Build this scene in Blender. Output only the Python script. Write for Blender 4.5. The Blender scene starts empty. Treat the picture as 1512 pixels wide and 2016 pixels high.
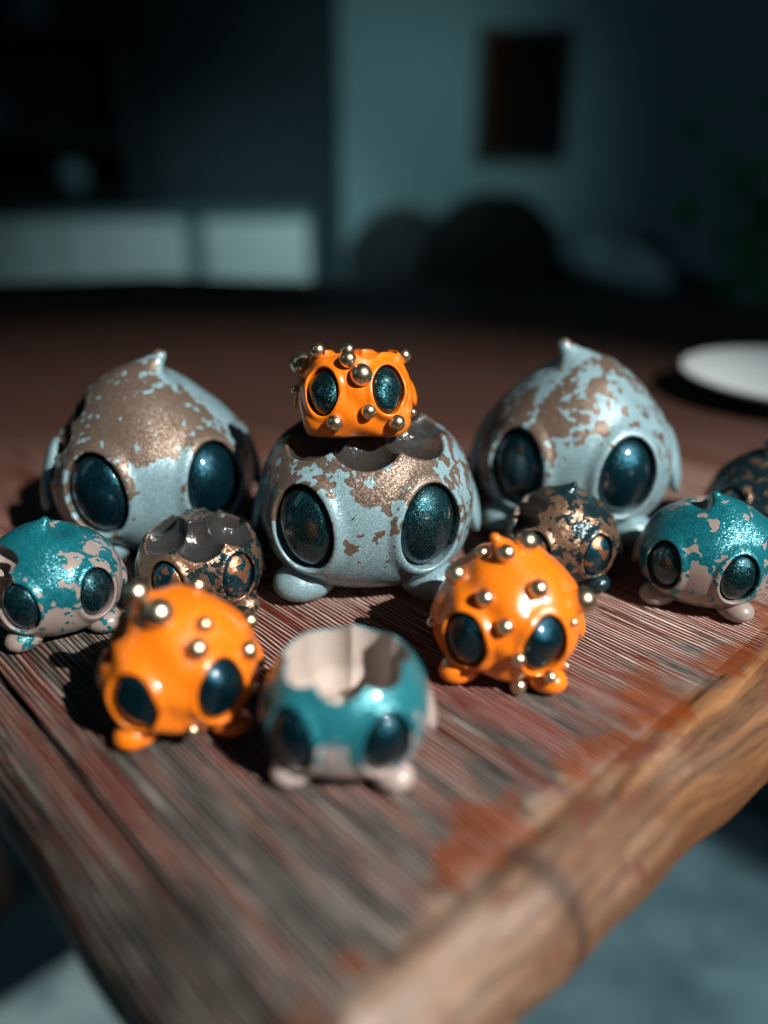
import bpy, bmesh, math, random
import numpy as np
from mathutils import Vector, Matrix
random.seed(5)
SC = bpy.context.scene
COL = SC.collection

# ------------------------------------------------------------------ camera
F, CX, CY = 1550.0, 756.0, 1008.0           # focal length and centre in photograph pixels
TZ = 0.74                                   # table top height
H = 0.17                                    # camera above the table
PITCH = math.atan2(718.0, F)
SP, CP = math.sin(PITCH), math.cos(PITCH)
cam_d = bpy.data.cameras.new('camera'); cam = bpy.data.objects.new('camera', cam_d); COL.objects.link(cam)
cam.location = (0, 0, TZ + H)
cam.rotation_euler = (math.pi / 2 - PITCH, 0, 0)
cam_d.sensor_fit = 'VERTICAL'; cam_d.sensor_height = 36.0; cam_d.sensor_width = 27.0
cam_d.lens = F / 2016 * 36
cam_d.clip_start = 0.01; cam_d.clip_end = 60
cam_d.dof.use_dof = True; cam_d.dof.focus_distance = 0.301
cam_d.dof.aperture_fstop = cam_d.lens / 13.0
SC.camera = cam
EYE = np.array([0, 0, TZ + H])

def ray(x, y):
    u, v = x - CX, y - CY
    d = np.array([u, F * CP - v * SP, -(F * SP + v * CP)])
    return d / np.linalg.norm(d)
def on_z(x, y, z=TZ):
    d = ray(x, y); return EYE + d * ((z - EYE[2]) / d[2])
def at(x, y, Y):
    d = ray(x, y); return EYE + d * (Y / d[1])

# ------------------------------------------------------------------ world and lamps
w = bpy.data.worlds.new('World'); SC.world = w; w.use_nodes = True
w.node_tree.nodes['Background'].inputs['Color'].default_value = (0.26, 0.60, 0.72, 1)
w.node_tree.nodes['Background'].inputs['Strength'].default_value = 0.022
SC.view_settings.view_transform = 'Standard'; SC.view_settings.look = 'None'
SC.view_settings.exposure = 0; SC.view_settings.gamma = 1
SC.cycles.max_bounces = 6; SC.cycles.use_denoising = True; SC.cycles.sample_clamp_indirect = 4

def lamp(kind, name, loc, target, energy, col, **kw):
    d = bpy.data.lights.new(name, kind); o = bpy.data.objects.new(name, d); COL.objects.link(o)
    o.location = loc; d.energy = energy; d.color = col
    o.rotation_euler = (Vector(target) - Vector(loc)).to_track_quat('-Z', 'Y').to_euler()
    for k, v in kw.items(): setattr(d, k, v)
    return o
AZ, EL, LD = math.radians(48), math.radians(43), 3.0      # sunlight through a window, from the right and the camera's side
tgt = Vector((0.08, 0.28, TZ))
lpos = tgt + LD * Vector((math.sin(AZ) * math.cos(EL), -math.cos(AZ) * math.cos(EL), math.sin(EL)))
lamp('SPOT', 'sunbeam', lpos, tgt, 680, (1.0, 0.94, 0.87), spot_size=math.radians(18.5), spot_blend=1.0, shadow_soft_size=0.022)
lamp('AREA', 'window_light', (1.5, -0.75, 1.95), (0.0, 0.35, TZ), 3.6, (0.55, 0.86, 1.0), shape='RECTANGLE', size=0.75, size_y=1.1)
lamp('AREA', 'side_window_light', (-1.3, 0.0, 1.6), (0.0, 0.35, TZ), 0.6, (0.45, 0.85, 1.0), shape='RECTANGLE', size=0.35, size_y=0.9)
lamp('SPOT', 'far_room_light', (0.30, 1.2, 1.9), (0.02, 3.4, 0.80), 50, (0.56, 0.90, 0.94), spot_size=math.radians(44), spot_blend=1.0, shadow_soft_size=0.25)
lamp('SPOT', 'low_sunbeam', (0.6, 1.3, 1.9), (-0.50, 2.95, 0.5), 95, (0.62, 0.93, 0.93), spot_size=math.radians(40), spot_blend=1.0, shadow_soft_size=0.08)

lamp('SPOT', 'floor_sunbeam', (1.6, -0.6, 2.3), (0.36, 0.63, 0), 190, (0.75, 0.95, 1.0), spot_size=math.radians(9.5), spot_blend=0.35, shadow_soft_size=0.03)

# ------------------------------------------------------------------ material kit
class NT:
    def __init__(s, name):
        s.m = bpy.data.materials.new(name); s.m.use_nodes = True
        s.t = s.m.node_tree; s.b = s.t.nodes['Principled BSDF']
    def n(s, typ, ins=None, **kw):
        nd = s.t.nodes.new(typ)
        for k, v in kw.items(): setattr(nd, k, v)
        for k, v in (ins or {}).items(): s.put(nd.inputs[k], v)
        return nd
    def put(s, sock, v):
        if isinstance(v, bpy.types.NodeSocket): s.t.links.new(v, sock)
        elif isinstance(v, bpy.types.Node): s.t.links.new(v.outputs[0], sock)
        else:
            if sock.type == 'RGBA' and len(v) == 3: v = (*v, 1)
            sock.default_value = v
    def math(s, op, a, b=0.0, c=0.0, clamp=False):
        nd = s.n('ShaderNodeMath', {0: a, 1: b, 2: c}, operation=op); nd.use_clamp = clamp; return nd.outputs[0]
    def vmath(s, op, a, b=(0, 0, 0)):
        return s.n('ShaderNodeVectorMath', {0: a, 1: b}, operation=op).outputs[0]
    def coord(s, scale=(1, 1, 1), off=(0, 0, 0)):
        tc = s.n('ShaderNodeTexCoord').outputs['Object']
        return s.n('ShaderNodeMapping', {'Vector': tc, 'Scale': scale, 'Location': off}).outputs[0]
    def noise(s, vec, scale, detail=2.0, rough=0.5, dist=0.0):
        return s.n('ShaderNodeTexNoise', {'Vector': vec, 'Scale': scale, 'Detail': detail, 'Roughness': rough, 'Distortion': dist}).outputs[0]
    def step(s, v, lo, hi):
        return s.n('ShaderNodeMapRange', {0: v, 1: lo, 2: hi, 3: 0.0, 4: 1.0}).outputs[0]
    def mix(s, f, a, b):
        nd = s.n('ShaderNodeMix', data_type='RGBA'); s.put(nd.inputs[0], f); s.put(nd.inputs[6], a); s.put(nd.inputs[7], b); return nd.outputs[2]
    def mixf(s, f, a, b):
        nd = s.n('ShaderNodeMix'); s.put(nd.inputs[0], f); s.put(nd.inputs[2], a); s.put(nd.inputs[3], b); return nd.outputs[0]
    def attr(s, name): return s.n('ShaderNodeAttribute', attribute_name=name).outputs['Fac']
    def set(s, **kw):
        for k, v in kw.items(): s.put(s.b.inputs[k.replace('_', ' ')], v)
    def bump(s, h, dist, strength=1.0, normal=None):
        nd = s.n('ShaderNodeBump', {'Height': h, 'Distance': dist, 'Strength': strength})
        if normal is not None: s.put(nd.inputs['Normal'], normal)
        return nd.outputs[0]
    def flakes(s, cell, amount, prob=1.0, normal=None):
        """metal flakes: each tiny cell leans its own way"""
        vor = s.n('ShaderNodeTexVoronoi', {'Vector': s.coord(), 'Scale': 1.0 / cell})
        c = s.vmath('SUBTRACT', vor.outputs['Color'], (0.5, 0.5, 0.5))
        sc = s.n('ShaderNodeVectorMath', {0: c, 3: amount}, operation='SCALE').outputs[0]
        base = normal if normal is not None else s.n('ShaderNodeNewGeometry').outputs['Normal']
        return s.vmath('NORMALIZE', s.vmath('ADD', base, sc)), vor.outputs['Color']

def flat(name, col, rough=0.6, metal=0.0, var=0.12, scale=20.0, coat=0.0, bump=0.0):
    t = NT(name); n = t.noise(t.coord(), scale, 4.0)
    dark = tuple(c * (1 - 2 * var) for c in col); lite = tuple(min(1, c * (1 + 2 * var)) for c in col)
    t.set(Base_Color=t.mix(n, dark, lite), Roughness=rough, Metallic=metal, Coat_Weight=coat)
    if bump: t.set(Normal=t.bump(n, bump))
    return t.m

# ------------------------------------------------------------------ mesh kit
def link(name, me, mat, parent=None, smooth=True):
    o = bpy.data.objects.new(name, me); COL.objects.link(o)
    if mat and not me.materials: me.materials.append(mat)
    if smooth: me.polygons.foreach_set('use_smooth', [True] * len(me.polygons))
    if parent: o.parent = parent
    return o
def obj(name, bm, mat, parent=None, smooth=False):
    me = bpy.data.meshes.new(name); bm.to_mesh(me); bm.free(); return link(name, me, mat, parent, smooth)
def tag(o, label=None, cat=None, group=None, kind=None):
    for k, v in (('label', label), ('category', cat), ('group', group), ('kind', kind)):
        if v: o[k] = v
    return o
def thing(name, loc, label, cat, group=None, rz=0):
    o = bpy.data.objects.new(name, None); COL.objects.link(o); o.empty_display_size = 0.02
    o.location = loc; o.rotation_euler = (0, 0, rz); return tag(o, label, cat, group)
def box(bm, lo, hi, bev=0.0, seg=2, M=None):
    c = [(a + b) / 2 for a, b in zip(lo, hi)]; s = [abs(b - a) for a, b in zip(lo, hi)]
    r = bmesh.ops.create_cube(bm, size=1.0, matrix=Matrix.Translation(c) @ Matrix.Diagonal((*s, 1)))
    vs = r['verts']
    if bev:
        es = list({e for v in vs for e in v.link_edges})
        r2 = bmesh.ops.bevel(bm, geom=es, offset=bev, segments=seg, affect='EDGES', profile=0.5)
        vs = list({v for f in r2['faces'] for v in f.verts} | {v for v in vs if v.is_valid})
    if M is not None: bmesh.ops.transform(bm, matrix=M, verts=vs)
    return bm
def boxo(name, lo, hi, mat, parent=None, bev=0.003, M=None):
    return obj(name, box(bmesh.new(), lo, hi, bev, 2, M), mat, parent)
def tube(bm, pts, rad, seg=10):
    rings = []
    for i, p in enumerate(pts):
        p = Vector(p); a = Vector(pts[max(i - 1, 0)]); b = Vector(pts[min(i + 1, len(pts) - 1)])
        d = (b - a).normalized(); x = d.orthogonal().normalized() if i == 0 else (px - d * px.dot(d)).normalized(); px = x
        y = d.cross(x); r = rad[i] if isinstance(rad, (list, tuple)) else rad
        rings.append([bm.verts.new(p + r * (x * math.cos(t) + y * math.sin(t))) for t in [2 * math.pi * k / seg for k in range(seg)]])
    for a, b in zip(rings, rings[1:]):
        for k in range(seg): bm.faces.new((a[k], a[(k + 1) % seg], b[(k + 1) % seg], b[k]))
    bm.faces.new(rings[0][::-1]); bm.faces.new(rings[-1]); return bm
def lathe(bm, prof, seg=48, c=(0, 0, 0)):
    rings = []
    for r, z in prof:
        rings.append([bm.verts.new((c[0] + r * math.cos(2 * math.pi * k / seg), c[1] + r * math.sin(2 * math.pi * k / seg), c[2] + z)) for k in range(seg)])
    for a, b in zip(rings, rings[1:]):
        for k in range(seg): bm.faces.new((a[k], a[(k + 1) % seg], b[(k + 1) % seg], b[k]))
    bm.faces.new(rings[0][::-1]); bm.faces.new(rings[-1]); return bm

# ------------------------------------------------------------------ signed distance modelling
def ell(p, c, r):
    q = p - np.asarray(c); r = np.asarray(r)
    k0 = np.linalg.norm(q / r, axis=-1); k1 = np.linalg.norm(q / (r * r), axis=-1)
    return k0 * (k0 - 1) / np.maximum(k1, 1e-6)
def smin(a, b, k):
    h = np.clip(0.5 + 0.5 * (b - a) / k, 0, 1); return b * (1 - h) + a * h - k * h * (1 - h)
def smax(a, b, k): return -smin(-a, -b, k)
def capsule(p, a, b, ra, rb):
    a = np.asarray(a, float); b = np.asarray(b, float); ab = b - a
    t = np.clip(((p - a) @ ab) / (ab @ ab), 0, 1)
    return np.linalg.norm(p - a - t[..., None] * ab, axis=-1) - (ra + (rb - ra) * t)
def grad(f, p, e=1e-3):
    g = np.stack([f(p + e * d) - f(p - e * d) for d in np.eye(3)], -1)
    return g / np.maximum(np.linalg.norm(g, axis=-1, keepdims=True), 1e-9)
def nets(f, lo, hi, h):
    lo = np.array(lo, float); n = np.ceil((np.array(hi) - lo) / h).astype(int) + 1
    ax = [lo[i] + h * np.arange(n[i]) for i in range(3)]
    V = np.empty(n)
    yy, zz = np.meshgrid(ax[1], ax[2], indexing='ij')
    for i0 in range(0, n[0], 16):
        xs = ax[0][i0:i0 + 16]
        P = np.empty((len(xs), n[1], n[2], 3)); P[..., 0] = xs[:, None, None]; P[..., 1] = yy; P[..., 2] = zz
        V[i0:i0 + 16] = f(P)
    ins = V < 0
    c = n - 1
    cnt = np.zeros(c); acc = np.zeros((*c, 3))
    for a in range(3):
        o1, o2 = [k for k in range(3) if k != a]
        for d1 in (0, 1):
            for d2 in (0, 1):
                s = [None] * 3; s[o1] = d1; s[o2] = d2
                s0 = tuple(slice(0, c[k]) if k == a else slice(s[k], s[k] + c[k]) for k in range(3))
                s1 = tuple(slice(1, c[k] + 1) if k == a else slice(s[k], s[k] + c[k]) for k in range(3))
                v0, v1 = V[s0], V[s1]; m = (v0 < 0) != (v1 < 0)
                t = np.where(m, v0 / np.where(m, v0 - v1, 1), 0)
                cnt += m
                acc[..., a] += np.where(m, t, 0); acc[..., o1] += m * d1; acc[..., o2] += m * d2
    act = cnt > 0; idx = -np.ones(c, int); idx[act] = np.arange(act.sum())
    cells = np.argwhere(act)
    verts = lo + h * (cells + acc[act] / cnt[act][:, None])
    quads = []
    for a in range(3):
        o1, o2 = (a + 1) % 3, (a + 2) % 3
        sl0 = [slice(None)] * 3; sl1 = [slice(None)] * 3; sl0[a] = slice(0, n[a] - 1); sl1[a] = slice(1, n[a])
        A, B = ins[tuple(sl0)], ins[tuple(sl1)]
        e = np.argwhere(A != B)
        ok = (e[:, o1] > 0) & (e[:, o2] > 0) & (e[:, o1] < c[o1]) & (e[:, o2] < c[o2]); e = e[ok]
        fl = A[tuple(e.T)]
        def cell(d1, d2):
            q = e.copy(); q[:, o1] -= d1; q[:, o2] -= d2; return idx[tuple(q.T)]
        q = np.stack([cell(1, 1), cell(0, 1), cell(0, 0), cell(1, 0)], 1)
        q[~fl] = q[~fl][:, ::-1]; quads.append(q)
    quads = np.concatenate(quads)
    for _ in range(3):
        g = np.stack([f(verts + 1e-3 * d) - f(verts - 1e-3 * d) for d in np.eye(3)], -1) / 2e-3
        st = f(verts)[:, None] * g / np.maximum((g * g).sum(1, keepdims=True), 0.2)
        verts -= np.clip(st, -h * .7, h * .7)
    return verts, quads
def mesh_np(name, v, q):
    me = bpy.data.meshes.new(name); me.vertices.add(len(v)); me.vertices.foreach_set('co', v.astype(np.float32).ravel())
    me.loops.add(q.size); me.loops.foreach_set('vertex_index', q.astype(np.int32).ravel())
    me.polygons.add(len(q)); me.polygons.foreach_set('loop_start', np.arange(0, q.size, q.shape[1], dtype=np.int32))
    me.update(calc_edges=True); return me
def set_attr(me, name, vals):
    a = me.attributes.new(name, 'FLOAT', 'POINT'); a.data.foreach_set('value', np.asarray(vals, np.float32))

def ball(R, M=None, seg=24, shape=None):
    bm = bmesh.new(); bmesh.ops.create_uvsphere(bm, u_segments=seg, v_segments=seg // 2 + 2, radius=1.0)
    for v in bm.verts:
        if shape: v.co = shape(v.co)
        v.co *= R
    if M is not None: bmesh.ops.transform(bm, matrix=M, verts=bm.verts)
    return bm

# ------------------------------------------------------------------ glaze materials
def glaze(name, R, seed, base, patch, line, scale, base_p, patch_p, sp_base, sp_patch, spots=None, inner=None, stretch=(1, 1, 1)):
    """two paints: 'bias' on the mesh says where the patch paint tends to lie; noise cuts its torn outline.
    base_p / patch_p = (metallic, roughness)"""
    t = NT(name); k = 1.0 / R
    co = t.coord(tuple(k * s for s in stretch), (seed * 3.1, seed * 1.7, seed * 2.3))
    n1 = t.noise(co, scale * .8, 1.0, 0.5, 0.25)
    n2 = t.noise(co, scale * 1.9, 1.2, 0.45, 0.3)
    v = t.math('ADD', t.math('MULTIPLY', t.math('SUBTRACT', n1, 0.5), 5.0), t.math('MULTIPLY', t.math('SUBTRACT', n2, 0.5), 3.2))
    v = t.math('ADD', v, t.attr('bias'))
    if spots:
        vor = t.n('ShaderNodeTexVoronoi', {'Vector': co, 'Scale': spots}).outputs['Distance']
        v = t.math('ADD', v, t.math('MULTIPLY', t.math('SUBTRACT', 0.32, vor), 1.1))
    m = t.step(v, -0.02, 0.02)
    edge = t.math('MULTIPLY', t.step(v, -0.07, -0.015), t.math('SUBTRACT', 1.0, m))
    nrm, cellc = t.flakes(0.00034, 0.8)
    rnd = t.n('ShaderNodeSeparateColor', {0: cellc}).outputs[0]
    mott = t.noise(co, scale * 9, 4.0, 0.6)
    def shade(c, sp): return t.mix(t.math('MULTIPLY', rnd, sp), c, tuple(min(1, x * 2.0 + 0.04) for x in c))
    cb = t.mix(t.math('MULTIPLY', mott, 0.5), shade(base, sp_base), tuple(x * 0.6 for x in base))
    rn2 = t.n('ShaderNodeSeparateColor', {0: cellc}).outputs[2]
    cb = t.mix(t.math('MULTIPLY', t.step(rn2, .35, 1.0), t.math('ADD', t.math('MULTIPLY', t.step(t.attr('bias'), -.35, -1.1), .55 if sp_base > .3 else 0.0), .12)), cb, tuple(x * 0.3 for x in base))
    cp = t.mix(t.math('MULTIPLY', mott, 0.6), shade(patch, sp_patch), tuple(x * 0.45 for x in patch))
    col = t.mix(m, cb, cp); col = t.mix(t.math('MULTIPLY', edge, 0.8), col, line)
    metal = t.mixf(m, base_p[0], patch_p[0]); rough = t.mixf(m, base_p[1], patch_p[1])
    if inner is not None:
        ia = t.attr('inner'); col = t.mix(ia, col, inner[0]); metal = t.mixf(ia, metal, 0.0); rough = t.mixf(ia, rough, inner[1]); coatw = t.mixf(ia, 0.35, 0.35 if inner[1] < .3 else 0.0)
    hgt = t.math('ADD', m, t.math('MULTIPLY', mott, 0.35))
    bn = t.bump(hgt, 0.00022 * R / 0.03, 0.7)
    fl = t.math('MULTIPLY', t.mixf(m, sp_base, sp_patch), 0.8)
    mixn = t.n('ShaderNodeMix', data_type='VECTOR'); t.put(mixn.inputs[0], fl); t.put(mixn.inputs[4], bn); t.put(mixn.inputs[5], t.vmath('NORMALIZE', t.vmath('ADD', bn, t.vmath('SUBTRACT', nrm, t.n('ShaderNodeNewGeometry').outputs['Normal']))))
    t.set(Base_Color=col, Metallic=metal, Roughness=rough, Normal=mixn.outputs[1], Coat_Weight=coatw, Coat_Roughness=0.12)
    return t.m

def eye_mat(name, col, hi, cell=0.00026, patch=None, R=0.03):
    t = NT(name); nrm, cc = t.flakes(cell, 0.36)
    rnd = t.n('ShaderNodeSeparateColor', {0: cc}).outputs[1]
    big = t.noise(t.coord(), 60.0, 3.0)
    f = t.math('MULTIPLY', t.math('POWER', rnd, 4.0), 0.9)
    c = t.mix(f, col, hi)
    c = t.mix(t.math('MULTIPLY', big, 0.5), c, tuple(x * 0.3 for x in col))
    metal, rough = 0.8, 0.36
    if patch:
        co = t.coord((1 / R,) * 3, (2.2, 5.1, 1.3))
        vor = t.n('ShaderNodeTexVoronoi', {'Vector': co, 'Scale': 9.0}, feature='SMOOTH_F1').outputs['Distance']
        v = t.math('ADD', t.math('MULTIPLY', t.math('SUBTRACT', t.noise(co, 4.0, 1.5), 0.5), 2.2), t.math('SUBTRACT', 0.30, vor))
        c = t.mix(t.step(v, -0.02, 0.02), c, patch)
    t.set(Base_Color=c, Metallic=metal, Roughness=rough, Normal=nrm, Coat_Weight=1.0, Coat_Roughness=0.04, Coat_IOR=1.5)
    return t.m

TEAL_EYE = eye_mat('teal_flake_eye', (0.001, 0.018, 0.026), (0.08, 0.34, 0.40))
TEAL_EYE_SMOOTH = eye_mat('teal_deep_eye', (0.001, 0.026, 0.042), (0.02, 0.17, 0.24), 0.0003)
BRONZE_EYE = eye_mat('bronze_spotted_eye', (0.004, 0.06, 0.10), (0.05, 0.30, 0.40), 0.00026, (0.42, 0.20, 0.10), 0.026)
GOLD = NT('pale_gold_bead'); GOLD.set(Base_Color=(0.80, 0.66, 0.46), Metallic=1.0, Roughness=GOLD.mixf(GOLD.noise(GOLD.coord(), 900.0, 3.0), 0.2, 0.42)); GOLD = GOLD.m
def orange_mat():
    t = NT('thick_orange_glaze'); n = t.noise(t.coord(), 90.0, 3.0); f = t.noise(t.coord(), 700.0, 3.0)
    t.set(Base_Color=t.mix(n, (0.88, 0.175, 0.005), (0.97, 0.255, 0.009)), Roughness=t.mixf(f, 0.22, 0.42), Coat_Weight=0.75, Coat_Roughness=0.06,
          Subsurface_Weight=0.12, Subsurface_Radius=(1.0, 0.3, 0.05), Subsurface_Scale=0.002,
          Normal=t.bump(t.math('ADD', n, t.math('MULTIPLY', f, 0.12)), 0.0006, 0.6))
    return t.m
ORANGE = orange_mat()

# ------------------------------------------------------------------ the figurines
def body_sdf(o):
    zc = o.get('height', 1.0)
    flutes = []
    if o.get('dents'):
        k = o.get('nd', 7); dq = o.get('drad', .34); ph = o.get('phase', 0.0); dr = o.get('dr', .60); dz = o.get('dz', 1.53)
        for i in range(k):
            a = -math.pi / 2 + ph + 2 * math.pi * i / k
            flutes.append(((dr * math.cos(a), dr * math.sin(a) + .04, dz), (dr * 1.25 * math.cos(a), dr * 1.25 * math.sin(a) + .04, dz + .5), dq, dq * 1.1))
    elif o['top'] == 'open':
        k = o.get('flutes', 7); rr = o.get('ring', 0.47); fr = o.get('flr', 0.30); zb = o.get('depth', 0.9); ph = o.get('phase', 0.0)
        for i in range(k):
            a = -math.pi / 2 + ph + 2 * math.pi * i / k
            flutes.append(((rr * math.cos(a), rr * math.sin(a) + o.get('oy', 0.04), zb), (rr * 1.12 * math.cos(a), rr * 1.12 * math.sin(a) + o.get('oy', 0.04), 2.2), fr * 0.92, fr * 1.08))
    lump = o.get('lump', 0.0); sd = o.get('seed', 1)
    def base(p):
        q_ = np.abs((p - np.array([0, 0, .70])) / np.array([.99, .92, .69])) + 1e-6
        d = smin((np.sum(q_ ** 2.45, -1) ** (1 / 2.45) - 1) * .74, ell(p, (0, .04, 1.02 * zc), (o.get('tr', .80), .76, .74 * zc)), .42)
        if o['top'] == 'quiff':
            s = o.get('tip', 1)
            a = o.get('apex', 0.0)
            d = smin(d, ell(p, (a * .5, .05, 1.40 * zc), (o.get('tr', .80) * .56, .46, .36)), .35)
            d = smin(d, capsule(p, (a - s * .12, .06, 1.24 * zc), (a + s * .30, -.02, 1.95 * zc), o.get('tr', .80) * .66, .07), .16)
            d = smax(d, -ell(p, (a + s * .55, -.05, 1.83 * zc), (.22, .40, .13)), .06)
        if o.get('lumps'):
            for s in (-1, 1): d = smin(d, ell(p, (s * .56, -.40, .34), (.32, .34, .26)), .16)
        if lump:
            q = p * 6.0 + sd
            d = d + lump * (np.sin(q[..., 0] * 1.3 + 1.1 * np.sin(q[..., 2])) * np.sin(q[..., 1] * 1.1 + sd) + .6 * np.sin(q[..., 2] * 1.9 + q[..., 0] * 1.4))
        return d
    frames = []
    for s in (-1, 1):
        ex, ez = o.get('ex', .56), o.get('ez', .82)
        y0, y1 = -1.4, 0.0
        for _ in range(40):
            ym = (y0 + y1) / 2
            if base(np.array([[s * ex, ym, ez]]))[0] > 0: y0 = ym
            else: y1 = ym
        c = np.array([s * ex, y0, ez]); n = grad(base, c[None])[0]
        n = n * np.array([.72, 1, .7]); n /= np.linalg.norm(n)
        up = np.array([0, 0, 1.0]) + np.array([s * .13, 0, 0]); up -= n * (up @ n); up /= np.linalg.norm(up)
        x = np.cross(up, n); frames.append((c, x, up, n))
    a, b = o.get('ea', .275), o.get('eb', .375)
    def f(p):
        d = base(p)
        d = smax(d, .04 - p[..., 2], .10)
        if o.get('cut'): d = smax(d, p[..., 2] - o['cut'], .03)
        if o.get('under'): d = smax(d, o['under'] - p[..., 2], .06)
        d0 = d
        for c, x, u, n in frames:
            q = p - c; lx, lu, ln = q @ x, q @ u, q @ n
            near = np.where(ln > -.6, 0.0, 1.0)
            rr_ = (a + b) / 2
            k = (np.sqrt((lx / (a + .045)) ** 2 + (lu / (b + .045)) ** 2) - 1) * rr_
            rd = np.sqrt(k ** 2 + (d0 + .012) ** 2) - .036 + near
            d = smin(d, rd, .075)
            k2 = (np.sqrt((lx / (a + .016)) ** 2 + (lu / (b + .016)) ** 2) - 1) * rr_
            d = smax(d, -(np.maximum(k2, -(d0 + .085)) + near), .02)
        for fl in flutes: d = smax(d, -capsule(p, *fl), .02)
        if o['top'] == 'open' and not o.get('dents'): d = smax(d, -capsule(p, (0, .04, o.get('depth', .9)), (0, .04, 2.3), o.get('ring', .47) * .9, o.get('ring', .47)), .03)
        if o.get('scoop'):
            sx, sy, sz = o['scoop']
            for j in (-1, 0, 1):
                d = smax(d, -ell(p, (sx, sy + .05 * abs(j), sz + j * .26), (.44, .46, .165)), .02)
        return d
    return base, f, frames, flutes

BIG_E = dict(ea=.275, eb=.375)
def figurine(o):
    base, f, frames, flutes = body_sdf(o)
    cx, fy, hw = o['px']
    if o.get('loc') is None:
        R = 0.03; ctr = on_z(cx, fy - hw)[:2]
        def proj(P):
            q = np.asarray(P) - EYE; zc = q[1] * CP - q[2] * SP
            return CX + F * q[0] / zc, CY - F * (q[1] * SP + q[2] * CP) / zc, zc
        for _ in range(60):
            mx, my, zc = proj((ctr[0], ctr[1], TZ + .80 * R))
            dv = ctr / np.linalg.norm(ctr)
            ft = ctr - dv * R * .76
            gx, gy, _z = proj((ft[0], ft[1], TZ + .02 * R))
            ctr = ctr + np.array([(cx - mx) * zc / F * .7, (gy - fy) * zc / F * 1.2])
            R = hw * zc / F
        loc = Vector((ctr[0], ctr[1], TZ))
    else: loc, R = o['loc'], o['R']
    yaw = math.atan2(-loc.x, loc.y) + math.radians(o.get('yaw', 0))
    root = thing('creature_figurine', loc, o['label'], 'figurine', o['group'])
    tilt = Matrix.Rotation(math.radians(o.get('lean', 0)), 4, 'X')
    M = Matrix.Translation(loc) @ Matrix.Rotation(yaw, 4, 'Z') @ tilt
    root.rotation_euler = (Matrix.Rotation(yaw, 4, 'Z') @ tilt).to_euler()
    bpy.context.view_layer.update()
    Mi = np.array(M.inverted())
    def to_local(p): return (Mi[:3, :3] @ np.asarray(p) + Mi[:3, 3]) / R
    def cast(x, y):
        o0 = to_local(EYE); d = Mi[:3, :3] @ ray(x, y); t = 0.5; best = (9, None)
        t = max(0.5, np.linalg.norm(o0) - 2.6)
        for _ in range(160):
            p = o0 + d * t; v = float(f(p[None])[0])
            if v < best[0]: best = (v, p)
            if v < 5e-4: break
            t += max(v * .6, 1e-3)
            if t > np.linalg.norm(o0) + 2.5: break
        return best[1]
    h = o.get('res', .021)
    v, q = nets(f, (-1.3, -1.25, 0.0), (1.3, 1.2, 2.05), h)
    me = mesh_np('body', v * R, q)
    # where the patch paint lies
    z = v[:, 2]; x = v[:, 0]
    def bias(v):
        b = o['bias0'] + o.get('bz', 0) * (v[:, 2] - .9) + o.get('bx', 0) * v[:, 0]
        for bl in blobs: b = b + bl[2] * np.exp(-((v - bl[0]) ** 2).sum(1) / bl[1] ** 2)
        return b
    pxunit = hw
    blobs = [(cast(bx, by), br / pxunit, bs) for bx, by, br, bs in o.get('blobs', [])]
    set_attr(me, 'bias', bias(v))
    inner = np.zeros(len(v))
    if o['top'] == 'open':
        dmin = np.min([np.abs(capsule(v, *fl)) for fl in flutes] + ([] if o.get('dents') else [np.abs(capsule(v, (0, .04, o.get('depth', .9)), (0, .04, 2.3), o.get('ring', .47) * .9, o.get('ring', .47)))]), axis=0)
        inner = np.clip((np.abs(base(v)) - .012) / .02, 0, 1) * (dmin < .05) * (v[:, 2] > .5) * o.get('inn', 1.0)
    if o.get('scoop'):
        sx, sy, sz = o['scoop']
        dmin = np.min([np.abs(ell(v, (sx, sy + .05 * abs(j), sz + j * .26), (.44, .46, .165))) for j in (-1, 0, 1)], axis=0)
        inner = np.maximum(inner, np.clip((np.abs(base(v)) - .012) / .02, 0, 1) * (dmin < .03))
    set_attr(me, 'inner', inner)
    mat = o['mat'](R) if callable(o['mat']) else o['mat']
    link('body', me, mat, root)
    def blobpart(name, c, r, rot, shape, bval):
        bm = ball(R, Matrix.Translation(Vector(c) * R) @ rot, 28, lambda co: Vector((shape(co).x * r[0], shape(co).y * r[1], shape(co).z * r[2])))
        m2 = bpy.data.meshes.new(name); bm.to_mesh(m2); bm.free()
        set_attr(m2, 'bias', [bval] * len(m2.vertices)); set_attr(m2, 'inner', [0.0] * len(m2.vertices))
        return link(name, m2, mat, root)
    egg = lambda co: Vector((co.x * (1 - .18 * co.y), co.y, co.z * (1 - .12 * co.y) if co.z > 0 else co.z * .9))
    fb = o.get('footbias', o['bias0'])
    if o.get('feet', True):
        for s in (-1, 1):
            blobpart('foot', (s * .58, -.58, .175), (.22, .295, .19), Matrix.Rotation(s * math.radians(74), 4, 'Z'), egg, fb)
            blobpart('foot', (s * .55, .50, .16), (.22, .30, .18), Matrix.Rotation(-s * math.radians(40), 4, 'Z'), egg, fb)
    drop = lambda co: Vector((co.x, co.y * (1 - .35 * co.z), co.z))
    for s in (-1, 1):
        blobpart('ear', (s * o.get('earx', .98), .10, o.get('earz', .74)), o.get('ears', (.10, .24, .38)), Matrix.Rotation(-s * math.radians(16), 4, 'Y') @ Matrix.Rotation(math.radians(-8), 4, 'X'), drop, o.get('earbias', fb))
    em = o.get('eye', TEAL_EYE); a, b = o.get('ea', .275), o.get('eb', .375)
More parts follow.
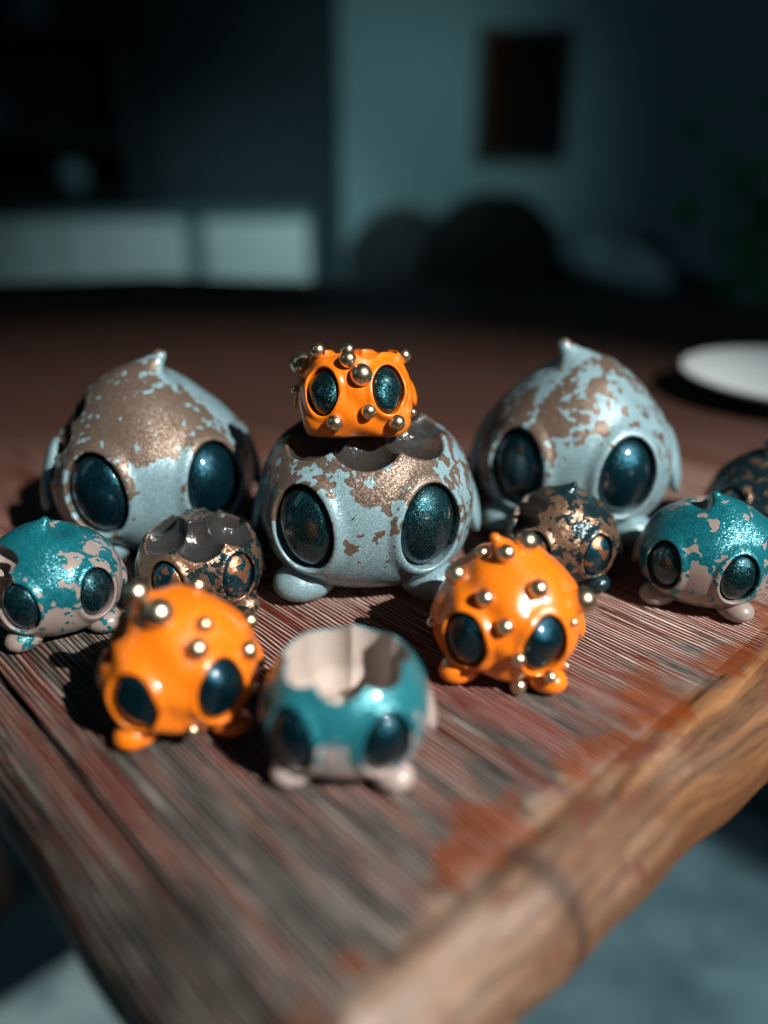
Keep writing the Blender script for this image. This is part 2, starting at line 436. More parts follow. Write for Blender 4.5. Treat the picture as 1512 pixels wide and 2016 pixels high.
    for c, xx, u, n in frames:
        nr, ns = 12, 40; V = []; Q = []
        for i in range(nr + 1):
            rr = i / nr
            for j in range(ns):
                t = 2 * math.pi * j / ns
                V.append(c + xx * (a * rr * math.cos(t)) + u * (b * rr * math.sin(t)))
        V = np.array(V)
        for _ in range(8): V = V - np.outer(base(V), n) * .8
        rad = np.repeat(np.arange(nr + 1) / nr, ns)
        V = V + np.outer(o.get('bulge', .085) * np.sqrt(np.clip(1 - rad ** 2.4, 0, 1)) - .055, n)
        V2 = np.concatenate([V, V[-ns:] - .05 * n])
        for i in range(nr + 1):
            for j in range(ns):
                Q.append((i * ns + j, (i + 1) * ns + j, (i + 1) * ns + (j + 1) % ns, i * ns + (j + 1) % ns))
        link('eye', mesh_np('eye', V2 * R, np.array(Q)), em, root)
    for bd in o.get('beads', []):
        p = cast(bd[0], bd[1])
        for _ in range(6): p = p - grad(f, p[None], 2e-3)[0] * float(f(p[None])[0]) * .9
        g = grad(f, p[None], 2e-3)[0]; rb = bd[2] / hw * 1.27
        off = .38 * rb
        c = p + g * off
        # a little collar of glaze, then the bead
        obj('bead', ball(R, Matrix.Translation(Vector(c) * R), 20, lambda co: co * rb), GOLD, root, True)
    return root, R, loc

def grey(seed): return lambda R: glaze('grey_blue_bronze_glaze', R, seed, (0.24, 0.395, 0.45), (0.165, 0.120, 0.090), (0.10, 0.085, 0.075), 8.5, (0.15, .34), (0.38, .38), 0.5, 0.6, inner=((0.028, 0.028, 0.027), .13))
def teal(seed, inner=(0.40, 0.33, 0.29), tp=(0.33, 0.27, 0.245), tc=(0.0, 0.155, 0.195)): return lambda R: glaze('teal_taupe_glaze', R, seed, tp, tc, (0.42, 0.37, 0.45), 5.5, (0.0, .32), (0.3, .28), 0.12, 0.6, inner=(inner, .75))
def bronze(seed, inner=(0.20, 0.17, 0.15), ir=.35): return lambda R: glaze('bronze_dark_teal_glaze', R, seed, (0.27, 0.165, 0.105), (0.004, 0.028, 0.036), (0.10, 0.06, 0.045), 5.0, (0.7, .32), (0.4, .20), 0.6, 0.6, spots=13.0, inner=(inner, ir))

gB, gT, gZ, gO = 'large grey and bronze figurines', 'small teal and taupe figurines', 'small bronze figurines', 'small orange figurines with gold beads'
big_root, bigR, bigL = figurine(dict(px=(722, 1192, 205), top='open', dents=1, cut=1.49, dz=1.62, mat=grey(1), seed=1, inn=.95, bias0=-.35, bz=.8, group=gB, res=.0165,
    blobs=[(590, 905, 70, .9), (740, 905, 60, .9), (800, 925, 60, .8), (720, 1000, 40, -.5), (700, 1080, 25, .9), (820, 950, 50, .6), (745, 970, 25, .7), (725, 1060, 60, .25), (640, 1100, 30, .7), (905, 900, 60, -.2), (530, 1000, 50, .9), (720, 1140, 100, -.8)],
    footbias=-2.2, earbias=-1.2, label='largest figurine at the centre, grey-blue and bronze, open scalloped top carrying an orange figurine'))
figurine(dict(px=(302, 1108, 193), top='quiff', tip=1, ex=.54, apex=-.12, tr=.66, height=.96, scoop=(-.93, .0, 1.20), mat=grey(2), seed=2, bias0=-.2, bz=.7, bx=-.5, group=gB, eye=TEAL_EYE_SMOOTH,
    blobs=[(280, 780, 60, .6), (300, 850, 60, .9), (220, 860, 50, .6), (420, 850, 50, .9), (300, 960, 50, -1.2), (330, 730, 55, -1.6), (420, 790, 60, -1.0), (250, 920, 35, .8), (300, 1040, 80, -1.0)],
    footbias=-2.2, label='large grey figurine with a pointed tuft and bronze brow, behind the left teal figurine'))
figurine(dict(px=(1130, 1072, 186), top='quiff', tip=-1, ex=.53, apex=.10, tr=.66, height=.96, mat=grey(3), seed=3, bias0=-.3, bz=.8, bx=-.4, group=gB, eye=TEAL_EYE_SMOOTH,
    blobs=[(1100, 840, 60, 1.2), (1000, 790, 50, .8), (1160, 770, 40, .8), (1230, 780, 60, -.8), (1030, 770, 45, -1.1), (1120, 720, 50, -1.5), (1150, 900, 70, -.8), (1140, 800, 40, -.5), (1120, 990, 80, -.8)],
    footbias=-2.2, label='large grey figurine with a tuft curling left, at the back right of the group'))
figurine(dict(px=(108, 1268, 124), top='quiff', tip=1, apex=-.28, height=.93, scoop=(-.86, -.38, 1.18), mat=teal(4), seed=4, bias0=.05, bz=1.0, group=gT,
    blobs=[(90, 1080, 60, 1.2), (170, 1090, 40, -.9), (120, 1170, 40, .6), (200, 1170, 30, -1.6), (160, 1200, 22, -.9), (70, 1240, 40, -.6), (110, 1035, 25, -.4)],
    footbias=-.75, label='teal and taupe figurine at the left edge of the photo with a scooped notch'))
figurine(dict(px=(1388, 1212, 121), top='quiff', tip=-1, apex=.30, height=.93, mat=teal(5), seed=5, bias0=.3, bz=.8, group=gT,
    blobs=[(1320, 1060, 60, .9), (1430, 1040, 40, .6), (1380, 1140, 25, -1.6), (1400, 1030, 22, -.9), (1365, 1070, 14, -1.2), (1400, 1180, 60, -.6), (1375, 985, 30, -.9)],
    footbias=-2.0, label='teal figurine with taupe flecks at the right edge of the photo, standing on its own'))
figurine(dict(px=(682, 1562, 160), top='open', flutes=7, ring=.44, flr=.33, depth=.84, phase=math.pi / 8 * 0, mat=teal(6, (0.46, 0.39, 0.35), (0.46, 0.38, 0.36), (0.015, 0.21, 0.26)), seed=6, ea=.29, eb=.385, bulge=.12, eye=TEAL_EYE_SMOOTH, bias0=.55, bz=3.0, yaw=-7, group=gT,
    blobs=[(650, 1420, 60, .8), (800, 1440, 30, .4), (690, 1500, 40, -.3), (560, 1500, 40, -1.0)],
    footbias=-3.0, earbias=-2, label='teal and taupe figurine hollowed out like a cup, nearest the camera'))
figurine(dict(px=(396, 1226, 118), top='open', dents=1, cut=1.60, nd=6, dr=.68, dz=1.56, drad=.43, inn=1.0, mat=bronze(7, (0.035, 0.035, 0.036), .14), seed=7, bias0=-.02, bx=.5, group=gZ, eye=BRONZE_EYE,
    blobs=[(330, 1120, 40, -1), (480, 1120, 30, .5), (400, 1200, 40, .6)], footbias=.6, earbias=1,
    label='bronze figurine with dark teal spots and a fluted crown, left of the central figurine'))
figurine(dict(px=(1108, 1165, 105), top='quiff', tip=1, apex=-.20, height=.94, scoop=(-.74, -.22, 1.28), mat=bronze(8), seed=8, bias0=.05, bx=.3, bz=.2, yaw=7, group=gZ, eye=BRONZE_EYE,
    blobs=[(1120, 965, 25, 1.1), (1070, 990, 30, -.9), (1100, 1050, 30, -.6), (1150, 1040, 25, .7), (1180, 1000, 30, .6), (1130, 1140, 40, .9)], footbias=1.2, earbias=1,
    label='bronze figurine with dark teal patches standing behind the right orange figurine'))
figurine(dict(px=(1513, 1092, 108), top='quiff', tip=-1, apex=.1, height=.95, mat=bronze(9), seed=9, bias0=.6, bx=-.5, group=gZ, eye=BRONZE_EYE,
    footbias=1.2, earbias=1, label='dark bronze figurine cut off by the right edge, behind the teal one'))
figurine(dict(px=(355, 1468, 150), top='quiff', tip=-1, apex=-.1, height=.97, lump=.019, ex=.53, yaw=-6, scoop=(-.88, -.02, 1.22), mat=ORANGE, ea=.295, eb=.385, ears=(.09, .17, .26), seed=10, bias0=0, group=gO, eye=TEAL_EYE_SMOOTH,
    beads=[(270, 1168, 20), (314, 1215, 24), (400, 1232, 13), (386, 1280, 17), (482, 1282, 15), (515, 1302, 8), (386, 1160, 14), (486, 1226, 13), (378, 1432, 11), (495, 1352, 8), (215, 1290, 8)],
    label='orange figurine with gold beads in front on the left, beside the cup-shaped one'))
figurine(dict(px=(998, 1362, 141), top='quiff', tip=-1, ex=.53, apex=.06, height=1.0, lump=.019, mat=ORANGE, ea=.295, eb=.385, ears=(.09, .17, .26), seed=12, bias0=0, group=gO, eye=TEAL_EYE_SMOOTH,
    beads=[(1034, 1074, 17), (997, 1092, 14), (1056, 1160, 15), (1138, 1183, 20), (958, 1178, 14), (902, 1135, 17), (950, 1092, 10), (996, 1232, 13), (1021, 1295, 11), (880, 1308, 10), (850, 1225, 8), (1124, 1225, 7), (1020, 1352, 13), (1090, 1356, 10), (1112, 1310, 6)],
    label='orange figurine with gold beads in front on the right, with a curled tuft'))
# the orange one standing on the central figurine's scalloped rim
capR = bigR * .515
figurine(dict(px=(703, 0, 108), loc=Vector((bigL.x - .004, bigL.y - bigR * .12, TZ + bigR * 1.375)), R=capR, feet=False, top='open', flutes=6, ring=.40, flr=.34, depth=1.30, phase=.3, cut=1.58, ez=.98, ex=.57, lean=-11, under=.17, lumps=1,
    height=1.2, lump=.019, seed=15, mat=ORANGE, ea=.295, eb=.385, ears=(.09, .17, .26), bias0=0, group=gO, eye=TEAL_EYE, earz=.86,
    beads=[(601, 720, 17), (628, 695, 11), (683, 693, 10), (686, 710, 12), (710, 741, 16), (799, 698, 11), (727, 807, 11), (661, 829, 12), (779, 830, 12), (808, 812, 7), (587, 768, 8)],
    label='orange figurine with gold beads perched on the rim of the central figurine'))

# ------------------------------------------------------------------ the table
Q1, Q2 = on_z(1512, 1230), on_z(780, 1870)
A = (Q1 - Q2)[:2]; A /= np.linalg.norm(A); B = np.array([-A[1], A[0]])       # A runs along the right edge, B along the grain
P1 = on_z(0, 1640, TZ - .034)[:2]
sA = (P1 - Q2[:2]) @ A                                                      # offset of the left edge
sA += .020
C0 = Q2[:2] + A * sA                                                        # seam line meets left edge
ANG = math.atan2(A[1], A[0])
table = thing('wooden_table', (C0[0], C0[1], 0), 'old wooden table with worn red paint and a rounded bare edge, under all the figurines', 'table', rz=ANG)
def wood():
    t = NT('worn_red_painted_wood')
    c = t.coord(); sep = t.n('ShaderNodeSeparateXYZ', {0: c}); X, Y, Z = sep.outputs
    def ns(v, sc): return t.math('MULTIPLY', t.math('SUBTRACT', v, 0.5), sc)
    lowwarp = t.noise(t.coord((60, 7, 1)), 1.0, 3.0)
    fine = t.noise(t.coord((900, 60, 1)), 1.0, 2.0)
    Xw = t.math('ADD', t.math('ADD', X, ns(lowwarp, 0.006)), ns(fine, 0.0007))
    band = t.math('SINE', t.math('MULTIPLY', Xw, 2 * math.pi / 0.00180))
    brk = t.noise(t.coord((420, 16, 1)), 1.0, 3.0, 0.6)                      # where a groove is filled or empty
    groove = t.step(t.math('ADD', band, ns(brk, 3.2)), 0.50, 0.75)
    area = t.noise(t.coord((14, 4.5, 1), (3.3, 1.1, 0)), 1.0, 4.0, 0.6)
    area2 = t.noise(t.coord((110, 14, 1), (7, 0, 0)), 1.0, 3.0, 0.6)
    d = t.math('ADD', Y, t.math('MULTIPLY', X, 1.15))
    far_ = t.step(t.math('ADD', d, t.math('MULTIPLY', Y, .25)), 0.42, 0.70)                            # away from the worn corner the colour blends to dark brown
    wear = t.math('ADD', t.step(d, 0.30, 0.12), t.math('ADD', ns(area, 2.2), ns(area2, 1.3)))
    wear = t.step(wear, 0.52, 0.66)
    rp = t.step(t.noise(t.coord((48, 4.5, 1), (4, 9, 0)), 1.0, 5.0, 0.75), .50, .60)
    rp2 = t.step(t.noise(t.coord((190, 9, 1), (1, 4, 0)), 1.0, 4.0, 0.7), .54, .62)
    wear = t.math('MULTIPLY', wear, t.math('SUBTRACT', 1.0, t.math('MULTIPLY', t.math('MAXIMUM', rp, rp2), 0.65)))
    red = t.mix(t.noise(t.coord((260, 20, 1)), 1.0, 4.0, 0.6), (0.016, 0.004, 0.003), (0.145, 0.025, 0.012))
    red = t.mix(t.math('MULTIPLY', t.step(area, 0.40, 0.65), .8), red, (0.085, 0.021, 0.009))
    red = t.mix(t.math('MULTIPLY', rp, .6), red, (0.17, 0.022, 0.012))
    gs = t.step(t.noise(t.coord((380, 9, 1), (5, 2, 0)), 1.0, 6.0, 0.75), .36, .66)
    greyw = t.mix(gs, (0.005, 0.006, 0.0055), (0.078, 0.074, 0.064))
    clump = t.step(t.noise(t.coord((300, 26, 1), (6, 3, 0)), 1.0, 4.0, 0.7), .48, .62)
    greyw = t.mix(t.math('MULTIPLY', clump, t.mixf(gs, .25, .9)), greyw, (0.25, 0.225, 0.195))
    lowv = t.step(t.noise(t.coord((22, 6, 1), (8, 8, 0)), 1.0, 2.0), .35, .62)
    linevis = t.math('MULTIPLY', t.math('MULTIPLY', groove, t.mixf(lowv, 0.30, 0.95)), t.mixf(wear, 0.9, 0.24))
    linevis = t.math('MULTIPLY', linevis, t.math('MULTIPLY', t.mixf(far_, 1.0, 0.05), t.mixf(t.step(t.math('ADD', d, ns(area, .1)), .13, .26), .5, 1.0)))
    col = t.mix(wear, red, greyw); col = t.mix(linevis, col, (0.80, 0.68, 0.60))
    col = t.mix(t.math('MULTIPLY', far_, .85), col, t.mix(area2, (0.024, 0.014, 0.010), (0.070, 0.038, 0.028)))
    # bare edge: grain runs along it
    wv = t.noise(t.coord((6, 40, 40)), 1.0, 3.0)
    g = t.noise(t.vmath('ADD', t.coord((8, 260, 260)), t.n('ShaderNodeCombineXYZ', {1: t.math('MULTIPLY', wv, 6.0), 2: t.math('MULTIPLY', wv, 4.0)}).outputs[0]), 1.0, 6.0, 0.72)
    b = t.noise(t.coord((11, 70, 70), (4, 2, 0)), 1.0, 4.0, 0.6)
    e = t.mix(t.step(g, .36, .66), (0.018, 0.007, 0.003), (0.34, 0.165, 0.070))
    e = t.mix(t.math('MULTIPLY', t.step(b, 0.42, 0.66), .65), e, (0.085, 0.036, 0.017))
    pl = t.noise(t.coord((24, 46, 46), (9, 2, 0)), 1.0, 5.0, 0.7)
    pl = t.math('ADD', pl, t.math('MULTIPLY', t.step(X, .30, -.02), .8)); pl = t.math('SUBTRACT', pl, .45)
    e = t.mix(t.math('MULTIPLY', t.step(pl, 0.48, 0.90), 0.6), e, t.mix(t.step(g, .3, .6), (0.12, .085, .065), (0.50, 0.43, 0.37)))
    sp = t.noise(t.coord((60, 90, 60), (2, 8, 0)), 1.0, 3.0, 0.6)
    e = t.mix(t.math('MULTIPLY', t.step(sp, 0.58, 0.66), 0.75), e, (0.13, 0.035, 0.028))
    low = t.step(Z, TZ - .006, TZ - .030)                                   # the edge blends to brown towards its bottom
    e = t.mix(t.math('MULTIPLY', low, .55), e, (0.16, 0.070, 0.030))
    # a dark burn / old joint across the edge
    gx = t.math('ABSOLUTE', t.math('SUBTRACT', t.math('ADD', X, t.math('MULTIPLY', Y, .3)), GOUGE))
    e = t.mix(t.math('MULTIPLY', t.step(t.math('ADD', gx, ns(sp, .012)), .0050, .0010), .7), e, (0.035, 0.018, 0.016))
    jag = t.math('ADD', ns(t.noise(t.coord((120, 14, 1), (3, 3, 0)), 1.0, 5.0, 0.7), .030), ns(area, .03))
    ys = t.math('ADD', Y, jag)
    m = t.step(ys, -.0035, .0035)
    # rusty stain straddling the border
    st = t.noise(t.coord((36, 24, 1), (1, 5, 2)), 1.0, 3.0, 0.6)
    dist_ = t.math('ABSOLUTE', t.math('SUBTRACT', ys, .004))
    stain = t.math('ADD', t.step(dist_, 0.024, 0.0), ns(st, 3.2))
    stc = t.mix(brk, (0.045, 0.011, 0.002), (0.32, 0.066, 0.005))
    fin = t.mix(m, e, col); fin = t.mix(t.math('MULTIPLY', t.step(stain, 0.70, 1.05), 0.88), fin, stc)
    h = t.mixf(m, g, t.math('SUBTRACT', t.math('MULTIPLY', band, -0.5), t.math('MULTIPLY', fine, 0.6)))
    h = t.math('ADD', h, t.math('MULTIPLY', m, .4))
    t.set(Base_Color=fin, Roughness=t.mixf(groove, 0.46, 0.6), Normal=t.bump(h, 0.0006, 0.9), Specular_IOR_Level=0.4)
    return t.m
GOUGE = float((on_z(985, 1690, TZ - .004)[:2] - C0) @ A)
M_TOP = M_EDGE = wood()
# table frame: local x = along A (right edge), local y = along B (into the grain). the top's grain runs along y
THK = 0.034; EW = 0.027
def tl(p):
    d = np.asarray(p)[:2] - C0; return (d @ A, d @ B)
far = [tl(on_z(x, y)) for x, y in ((1760, 640), (1512, 602), (1280, 580), (1000, 563), (600, 549), (300, 540), (0, 552), (-300, 580), (-700, 640))]
x_right, y_left = 1.05, far[-1][1]
outline = [(0.0, 0.0), (x_right, 0.0), (x_right + .05, .15), (x_right + .02, .35)] + far + [(0.0 + .10, far[-1][1] - .02), (0.0, far[-1][1] - .15)]
def top_panel():
    bm = bmesh.new()
    lo = [bm.verts.new((x, y, TZ - THK)) for x, y in outline]
    bot = bm.faces.new(lo[::-1])
    r = bmesh.ops.extrude_face_region(bm, geom=[bot]); nv = [g for g in r['geom'] if isinstance(g, bmesh.types.BMVert)]
    for v in nv: v.co.z = TZ
    bmesh.ops.recalc_face_normals(bm, faces=bm.faces)
    es = [e for e in bm.edges if all(abs(v.co.z - TZ) < 1e-6 for v in e.verts) and not all(abs(v.co.y) < 1e-6 for v in e.verts) and not all(abs(v.co.x) < 1e-6 for v in e.verts)]
    bmesh.ops.bevel(bm, geom=es, offset=0.019, segments=8, affect='EDGES', profile=0.5)
    return bm
obj('top_panel', top_panel(), M_TOP, table, True)
def edge_board(xe=None):
    prof = [(0.0, TZ), (-.0015, TZ)]
    rr = 0.023
    for i in range(13):
        a = math.pi / 2 * i / 12
        prof.append((-(EW - rr) - rr * math.sin(a), TZ - rr * 0.95 * (1 - math.cos(a))))
    prof += [(-EW, TZ - THK + .004), (-EW + .001, TZ - THK + .0012), (-EW + .004, TZ - THK), (-0.0004, TZ - THK - .0002)]
    bm = bmesh.new(); rings = []
    n = 90
    xs = [0.0] + [0.003 * 1 + (x_right - .003) * (i / n) ** 1.4 for i in range(n + 1)]
    for k, x in enumerate(xs):
        # worn, slightly wavy edge; rounded over at the near end
        wv = 0.0008 * math.sin(x * 60) + .0006 * math.sin(x * 143 + 1)
        sh = .004 if k == 0 else (.001 if k == 1 else 0)
        wf = min(2.3, max(.55, (.0175 + .0577 * (x + sA)) / EW))
        rings.append([bm.verts.new((x, y * wf + (wv if y < -.01 else 0) + (sh if y < -.01 else 0), z - (sh if z > TZ - .02 else -sh * .3))) for y, z in prof])
    for a, b in zip(rings, rings[1:]):
        for k in range(len(prof) - 1):
            k2 = k + 1; bm.faces.new((a[k], a[k2], b[k2], b[k]))
    bm.faces.new([bm.verts.new(v.co) for v in rings[0][::-1]]); bmesh.ops.recalc_face_normals(bm, faces=bm.faces)
    return bm
obj('edge_board', edge_board(), M_EDGE, table, True)
def side_rail():
    bm = bmesh.new(); r1 = .020; prof = [(0.0, TZ), (-.001, TZ)]
    for i in range(9):
        a = math.pi / 2 * i / 8; prof.append((-r1 * math.sin(a), TZ - r1 * (1 - math.cos(a))))
    prof += [(-r1, TZ - THK + .002), (-r1 + .002, TZ - THK), (0, TZ - THK)]
    rings = [[bm.verts.new((x + (.0006 * math.sin(y * 70) if x < 0 else 0), y, z)) for x, z in prof] for y in [-.004 + (y_left - .16) * i / 60 for i in range(61)]]
    for a, b in zip(rings, rings[1:]):
        for k in range(len(prof) - 1): k2 = k + 1; bm.faces.new((a[k], a[k2], b[k2], b[k]))
    bm.faces.new([bm.verts.new(v.co) for v in rings[0][::-1]]); bmesh.ops.recalc_face_normals(bm, faces=bm.faces); return bm
obj('side_rail', side_rail(), M_TOP, table, True)
LG = tl(on_z(1052, 1985, TZ - THK))
M_LEG = flat('dark_stained_leg', (0.26, 0.15, 0.085), 0.5, var=.3, scale=40)
for x, y in ((LG[0] - .024, LG[1] + .034), (x_right - .1, .05), (.06, far[-1][1] - .25), (.75, .75)):
    boxo('leg', (x - .022, y - .032, 0), (x + .022, y + .032, TZ - THK - .002), M_LEG, table, .004)
bm = bmesh.new(); box(bm, (.08, .022, TZ - .11), (x_right - .15, .042, TZ - THK - .003), .002); obj('apron', bm, M_LEG, table)

# a dark gouge across the rounded edge
# ------------------------------------------------------------------ the room
def floor_mat():
    t = NT('blue_grey_concrete'); c = t.coord()
    n = t.step(t.noise(c, 9.0, 6.0, 0.65), .35, .65); n2 = t.noise(c, 60.0, 4.0)
    col = t.mix(n, (0.09, 0.150, 0.170), (0.27, 0.38, 0.40)); col = t.mix(t.math('MULTIPLY', n2, .3), col, (0.11, .17, .19))
    t.set(Base_Color=col, Roughness=0.7, Normal=t.bump(n2, 0.002)); return t.m
boxo('floor', (-4, -2.5, -.1), (4, 5, 0), floor_mat(), None, 0)['kind'] = 'structure'
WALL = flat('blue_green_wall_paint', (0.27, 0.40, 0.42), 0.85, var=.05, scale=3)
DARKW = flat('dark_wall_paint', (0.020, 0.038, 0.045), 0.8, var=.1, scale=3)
def wall(name, lo, hi, mat, label):
    return tag(boxo(name, lo, hi, mat, None, 0), label, 'wall')
YW = 3.4
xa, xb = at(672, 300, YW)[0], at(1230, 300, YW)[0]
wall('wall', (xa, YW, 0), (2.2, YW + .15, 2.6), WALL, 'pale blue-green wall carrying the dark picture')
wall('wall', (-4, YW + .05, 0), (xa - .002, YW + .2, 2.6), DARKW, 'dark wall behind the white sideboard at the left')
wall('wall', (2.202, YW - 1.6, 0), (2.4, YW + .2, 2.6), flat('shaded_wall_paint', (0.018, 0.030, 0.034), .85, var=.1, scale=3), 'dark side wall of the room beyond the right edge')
# picture
pL, pR = at(936, 180, YW)[0], at(1122, 180, YW)[0]; pT, pB = at(1020, 50, YW)[2], at(1020, 318, YW)[2]
pic = thing('framed_picture', ((pL + pR) / 2, YW - .02, pB), 'dark framed picture hanging on the pale blue-green wall', 'picture')
wd, hg = pR - pL, pT - pB
MF = flat('dark_frame_wood', (0.03, 0.02, 0.015), .5)
for lo, hi in (((-wd / 2, -.015, 0), (-wd / 2 + .025, .015, hg)), ((wd / 2 - .025, -.015, 0), (wd / 2, .015, hg)), ((-wd / 2 + .026, -.015, 0), (wd / 2 - .026, .015, .025)), ((-wd / 2 + .026, -.015, hg - .025), (wd / 2 - .026, .015, hg))):
    boxo('frame', lo, hi, MF, pic, .003)
def pic_mat():
    t = NT('dark_print'); s = t.n('ShaderNodeSeparateXYZ', {0: t.coord()}).outputs[0]
    t.set(Base_Color=t.mix(t.step(s, -wd * .2, -wd * .12), (0.035, 0.012, 0.005), (0.003, 0.006, 0.008)), Roughness=.95, Specular_IOR_Level=0.1); return t.m
boxo('print', (-wd / 2 + .02, -.004, .02), (wd / 2 - .02, .004, hg - .02), pic_mat(), pic, 0)
# white sideboard
YS = 3.0
s0, s1 = at(-140, 480, YS), at(606, 480, YS); zt, zb = at(300, 418, YS)[2], at(300, 575, YS)[2]
sb = thing('white_sideboard', ((s0[0] + s1[0]) / 2, YS + .2, zb), 'low white sideboard with pale doors, lit against the dark wall at the left', 'sideboard')
W = s1[0] - s0[0]; hh = zt - zb
MW = flat('white_lacquer', (0.62, 0.68, 0.66), .5, var=.06, scale=6)
boxo('carcass', (-W / 2, -.17, -.30), (W / 2, .2, hh - .025), flat('grey_lacquer', (.12, .2, .22), .5), sb)
boxo('worktop', (-W / 2 - .01, -.205, hh - .022), (W / 2 + .01, .2, hh), flat('grey_worktop', (.10, .17, .19), .5), sb)
dx = [at(x, 480, YS)[0] - sb.location.x for x in (-140, 118, 362, 400, 606)]
for a, b in ((dx[0], dx[1] - .004), (dx[1] + .004, dx[2]), (dx[3], dx[4])):
    d = boxo('door', (a, -.195, -.06), (b, -.172, hh - .028), MW, sb, .003)
    boxo('handle', (a + .03, -.21, hh * .45), (a + .05, -.196, hh * .7), MW, d, .002)
# pale ornament on it, others on a shelf
def vase(px, py, Y, r, label, name='round_vase'):
    p = at(px, py, Y)
    bm = lathe(bmesh.new(), [(r * .45, -r), (r * .5, -r), (r * .85, -r * .6), (r, 0), (r * .8, r * .6), (r * .4, r * .95), (r * .42, r * 1.15), (r * .36, r * 1.15), (r * .3, r * .9)], 32)
    o = obj(name, bm, flat('pale_ceramic', (.10, .17, .19), .5), None, True); o.location = p
    tag(o, label, 'vase', 'pale vases by the dark wall'); return p, r
p, r = vase(142, 345, 3.2, .062, 'pale round vase on the dark shelf above the sideboard')
v2, _ = vase(60, 20, 3.2, .06, 'pale vase at the top left corner')
v3, _ = vase(-5, 232, 3.2, .06, 'pale vase cut off by the left edge')
shelf = thing('dark_shelf_unit', (0, 0, 0), 'dark shelf unit at the back left with pale vases on it', 'shelf')
MS = flat('black_stained_shelf', (0.012, 0.02, 0.024), .6)
for z in (p[2] - r, v2[2] - .06, v3[2] - .06):
    boxo('board', (-2.2, 3.06, z - .025), (at(260, 300, 3.2)[0], 3.38, z), MS, shelf)
for x in (-2.2, at(268, 300, 3.2)[0]):
    boxo('upright', (x, 3.06, .05), (x + .025, 3.38, 2.3), MS, shelf)
# dark round-backed chairs
def chair(px, py, Y, wdt, label, rz=0.0, col=(0.004, 0.007, 0.008)):
    top = at(px, py, Y); t = thing('round_back_chair', (top[0], Y, 0), label, 'chair', 'dark round-backed chairs behind the table', rz)
    m = flat('dark_chair_wood', col, .6); hz = top[2]; w2 = wdt / 2; sh = .45
    arc = [(w2 * math.cos(a), .02 * 0, sh + .12 + (hz - sh - .14) * math.sin(a) ** .8) for a in [math.pi * i / 16 for i in range(17)]]
    obj('back_rail', tube(bmesh.new(), arc, .018), m, t, True)
    bm = bmesh.new(); pts = arc[1:-1]
    for yo in (-.008, .008):
        bm.faces.new([bm.verts.new((x * .93, yo, sh + .1 + (z - sh - .1) * .97)) for x, y, z in arc])
    obj('back_panel', bm, m, t)
    bm = box(bmesh.new(), (-w2, -.02 - wdt, sh - .03), (w2, .02, sh + .02), .015); obj('seat', bm, m, t)
    for sx in (-1, 1):
        obj('leg', tube(bmesh.new(), [(sx * (w2 - .02), 0, 0), (sx * (w2 - .02), 0, sh + .14)], .015), m, t, True)
        obj('leg', tube(bmesh.new(), [(sx * (w2 - .02), -wdt + .02, 0), (sx * (w2 - .02), -wdt + .02, sh - .02)], .015), m, t, True)
chair(790, 400, 2.5, .30, 'smaller dark chair back in front of the pale wall', .35)
chair(975, 372, 2.2, .36, 'larger dark rounded chair back below the picture', -.1, (0.005, 0.0045, 0.0045))
# low sofa filling the space under the chairs
sf = thing('dark_sofa', (at(1010, 500, 2.75)[0], 2.75, 0), 'low dark sofa along the pale wall behind the chairs', 'sofa')
MC = flat('black_upholstery', (.005, .006, .007), .9)
sw = (at(1400, 500, 2.75)[0] - at(735, 500, 2.75)[0]) / 2; stp = at(1010, 478, 2.75)[2]
boxo('backrest', (-sw, .10, .2), (sw, .28, stp), MC, sf, .04)
boxo('seat', (-sw, -.5, .15), (sw, .09, .42), MC, sf, .04)
for q in (-1, 1): boxo('armrest', (q * sw - .07 - q * .08, -.5, .15), (q * sw + .07 - q * .08, .095, stp - .06), MC, sf, .035)
# blue cushion on a stool
cp = at(1212, 520, 1.5)
cu = obj('blue_cushion', ball(1.0, Matrix.Rotation(.35, 4, 'Y'), 32, lambda c: Vector((math.copysign(abs(c.x) ** .7, c.x) * .11, math.copysign(abs(c.y) ** .7, c.y) * .09, c.z * .045))), flat('blue_grey_cloth', (.50, .66, .74), .9, bump=.002), None, True)
cu.location = cp; tag(cu, 'pale blue cushion lying beyond the table, right of the chairs', 'cushion')
st = thing('wooden_stool', (cp[0] + .02, cp[1], 0), 'dark stool under the blue cushion beyond the table', 'stool')
boxo('seat', (-.15, -.14, cp[2] - .10), (.15, .14, cp[2] - .06), MF, st, .01)
for sx in (-1, 1):
    for sy in (-1, 1): obj('leg', tube(bmesh.new(), [(sx * .13, sy * .12, 0), (sx * .12, sy * .11, cp[2] - .10)], .014), MF, st, True)
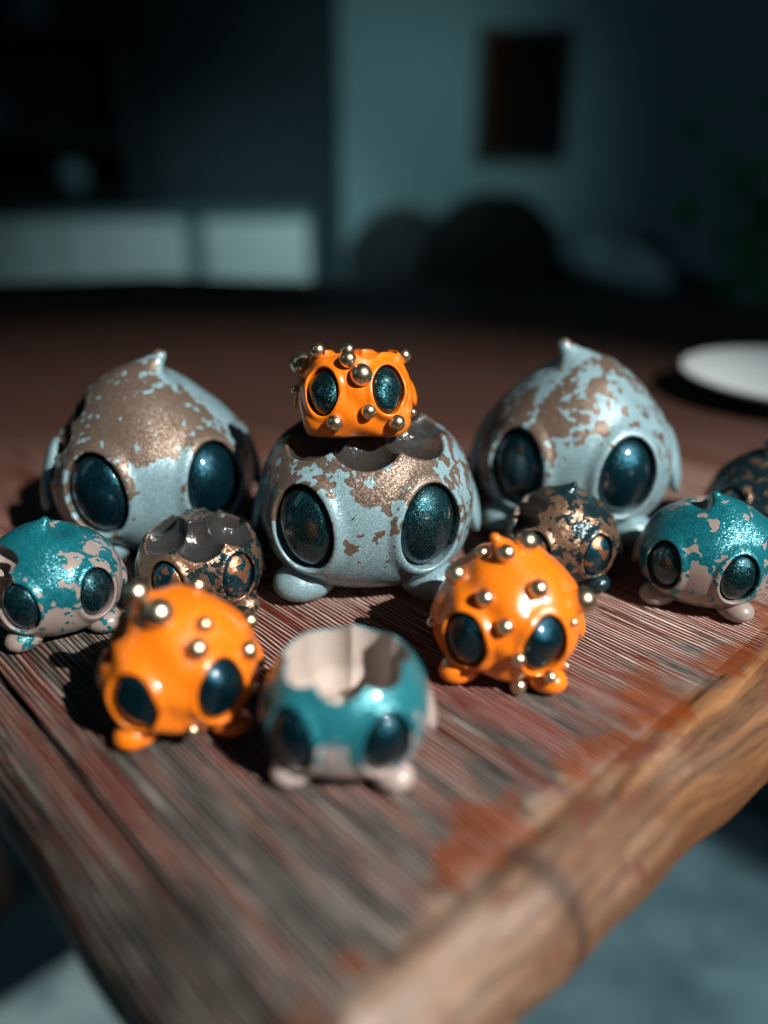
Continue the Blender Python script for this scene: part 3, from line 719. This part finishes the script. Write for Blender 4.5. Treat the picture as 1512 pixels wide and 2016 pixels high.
# plate / bowl on the table, right
bp = on_z(1556, 782)
lamp('SPOT', 'dish_fill', lpos, tuple(bp), 90, (0.80, 0.95, 1.0), spot_size=math.radians(3.4), spot_blend=0.7, shadow_soft_size=0.022)  # extra spot added only to brighten the dish
bm = lathe(bmesh.new(), [(.026, 0), (.030, .0), (.055, .007), (.080, .016), (.082, .0185), (.078, .0182), (.054, .010), (.022, .006), (.001, .006)], 64)
bw = obj('shallow_dish', bm, flat('white_glazed_ceramic', (.66, .72, .72), .4, var=.03), None, True); bw.location = (bp[0], bp[1], TZ + .001)
tag(bw, 'white shallow dish on the table at the right edge', 'dish')
# plant
pp = at(1480, 600, 1.25)
pl = thing('potted_plant', (pp[0] + .03, 1.25, 0), 'dark leafy plant in a pot beyond the table on the right', 'plant')
obj('pot', lathe(bmesh.new(), [(.08, 0), (.09, 0), (.13, .50), (.14, .50), (.14, .55), (.12, .55), (.11, .50)], 40), flat('dark_clay', (.035, .018, .012), .7), pl, True)
leafm = NT('dark_green_leaf'); leafm.set(Base_Color=leafm.mix(leafm.noise(leafm.coord(), 14.0), (0.006, 0.05, 0.022), (0.03, 0.30, 0.09)), Roughness=.35); leafm = leafm.m
lb = bmesh.new()
for s in (-1, 1):
    rows = [(0, 0), (.2, .6), (.45, 1), (.75, .7), (1, .02)]
    prev = None
    for t_, w_ in rows:
        cur = (lb.verts.new((0, t_, -.25 * t_ * t_)), lb.verts.new((s * w_ * .26, t_, -.25 * t_ * t_ + .05 * w_)))
        if prev: lb.faces.new((prev[0], prev[1], cur[1], cur[0]))
        prev = cur
leaf_me = bpy.data.meshes.new('leaf'); lb.to_mesh(leaf_me); lb.free(); leaf_me.materials.append(leafm)
random.seed(3)
for k in range(9):
    a = random.uniform(0, 6.28); r_ = random.uniform(.03, .17); zt_ = random.uniform(.68, 1.0)
    obj('stem', tube(bmesh.new(), [(0, 0, .5), (.4 * r_ * math.cos(a), .4 * r_ * math.sin(a), .65), (r_ * math.cos(a), r_ * math.sin(a), zt_)], .004, 6), leafm, pl, True)
for k in range(70):
    o = bpy.data.objects.new('leaf', leaf_me); COL.objects.link(o); o.parent = pl
    a = random.uniform(0, 6.28); r_ = random.uniform(.0, .17)
    o.location = (r_ * math.cos(a), r_ * math.sin(a), random.uniform(.60, 1.0)); s = random.uniform(.05, .09); o.scale = (s, s, s)
    o.rotation_euler = (random.uniform(-.9, .6), random.uniform(-.5, .5), random.uniform(0, 6.28))
print('bigR', bigR, 'center', bigL)
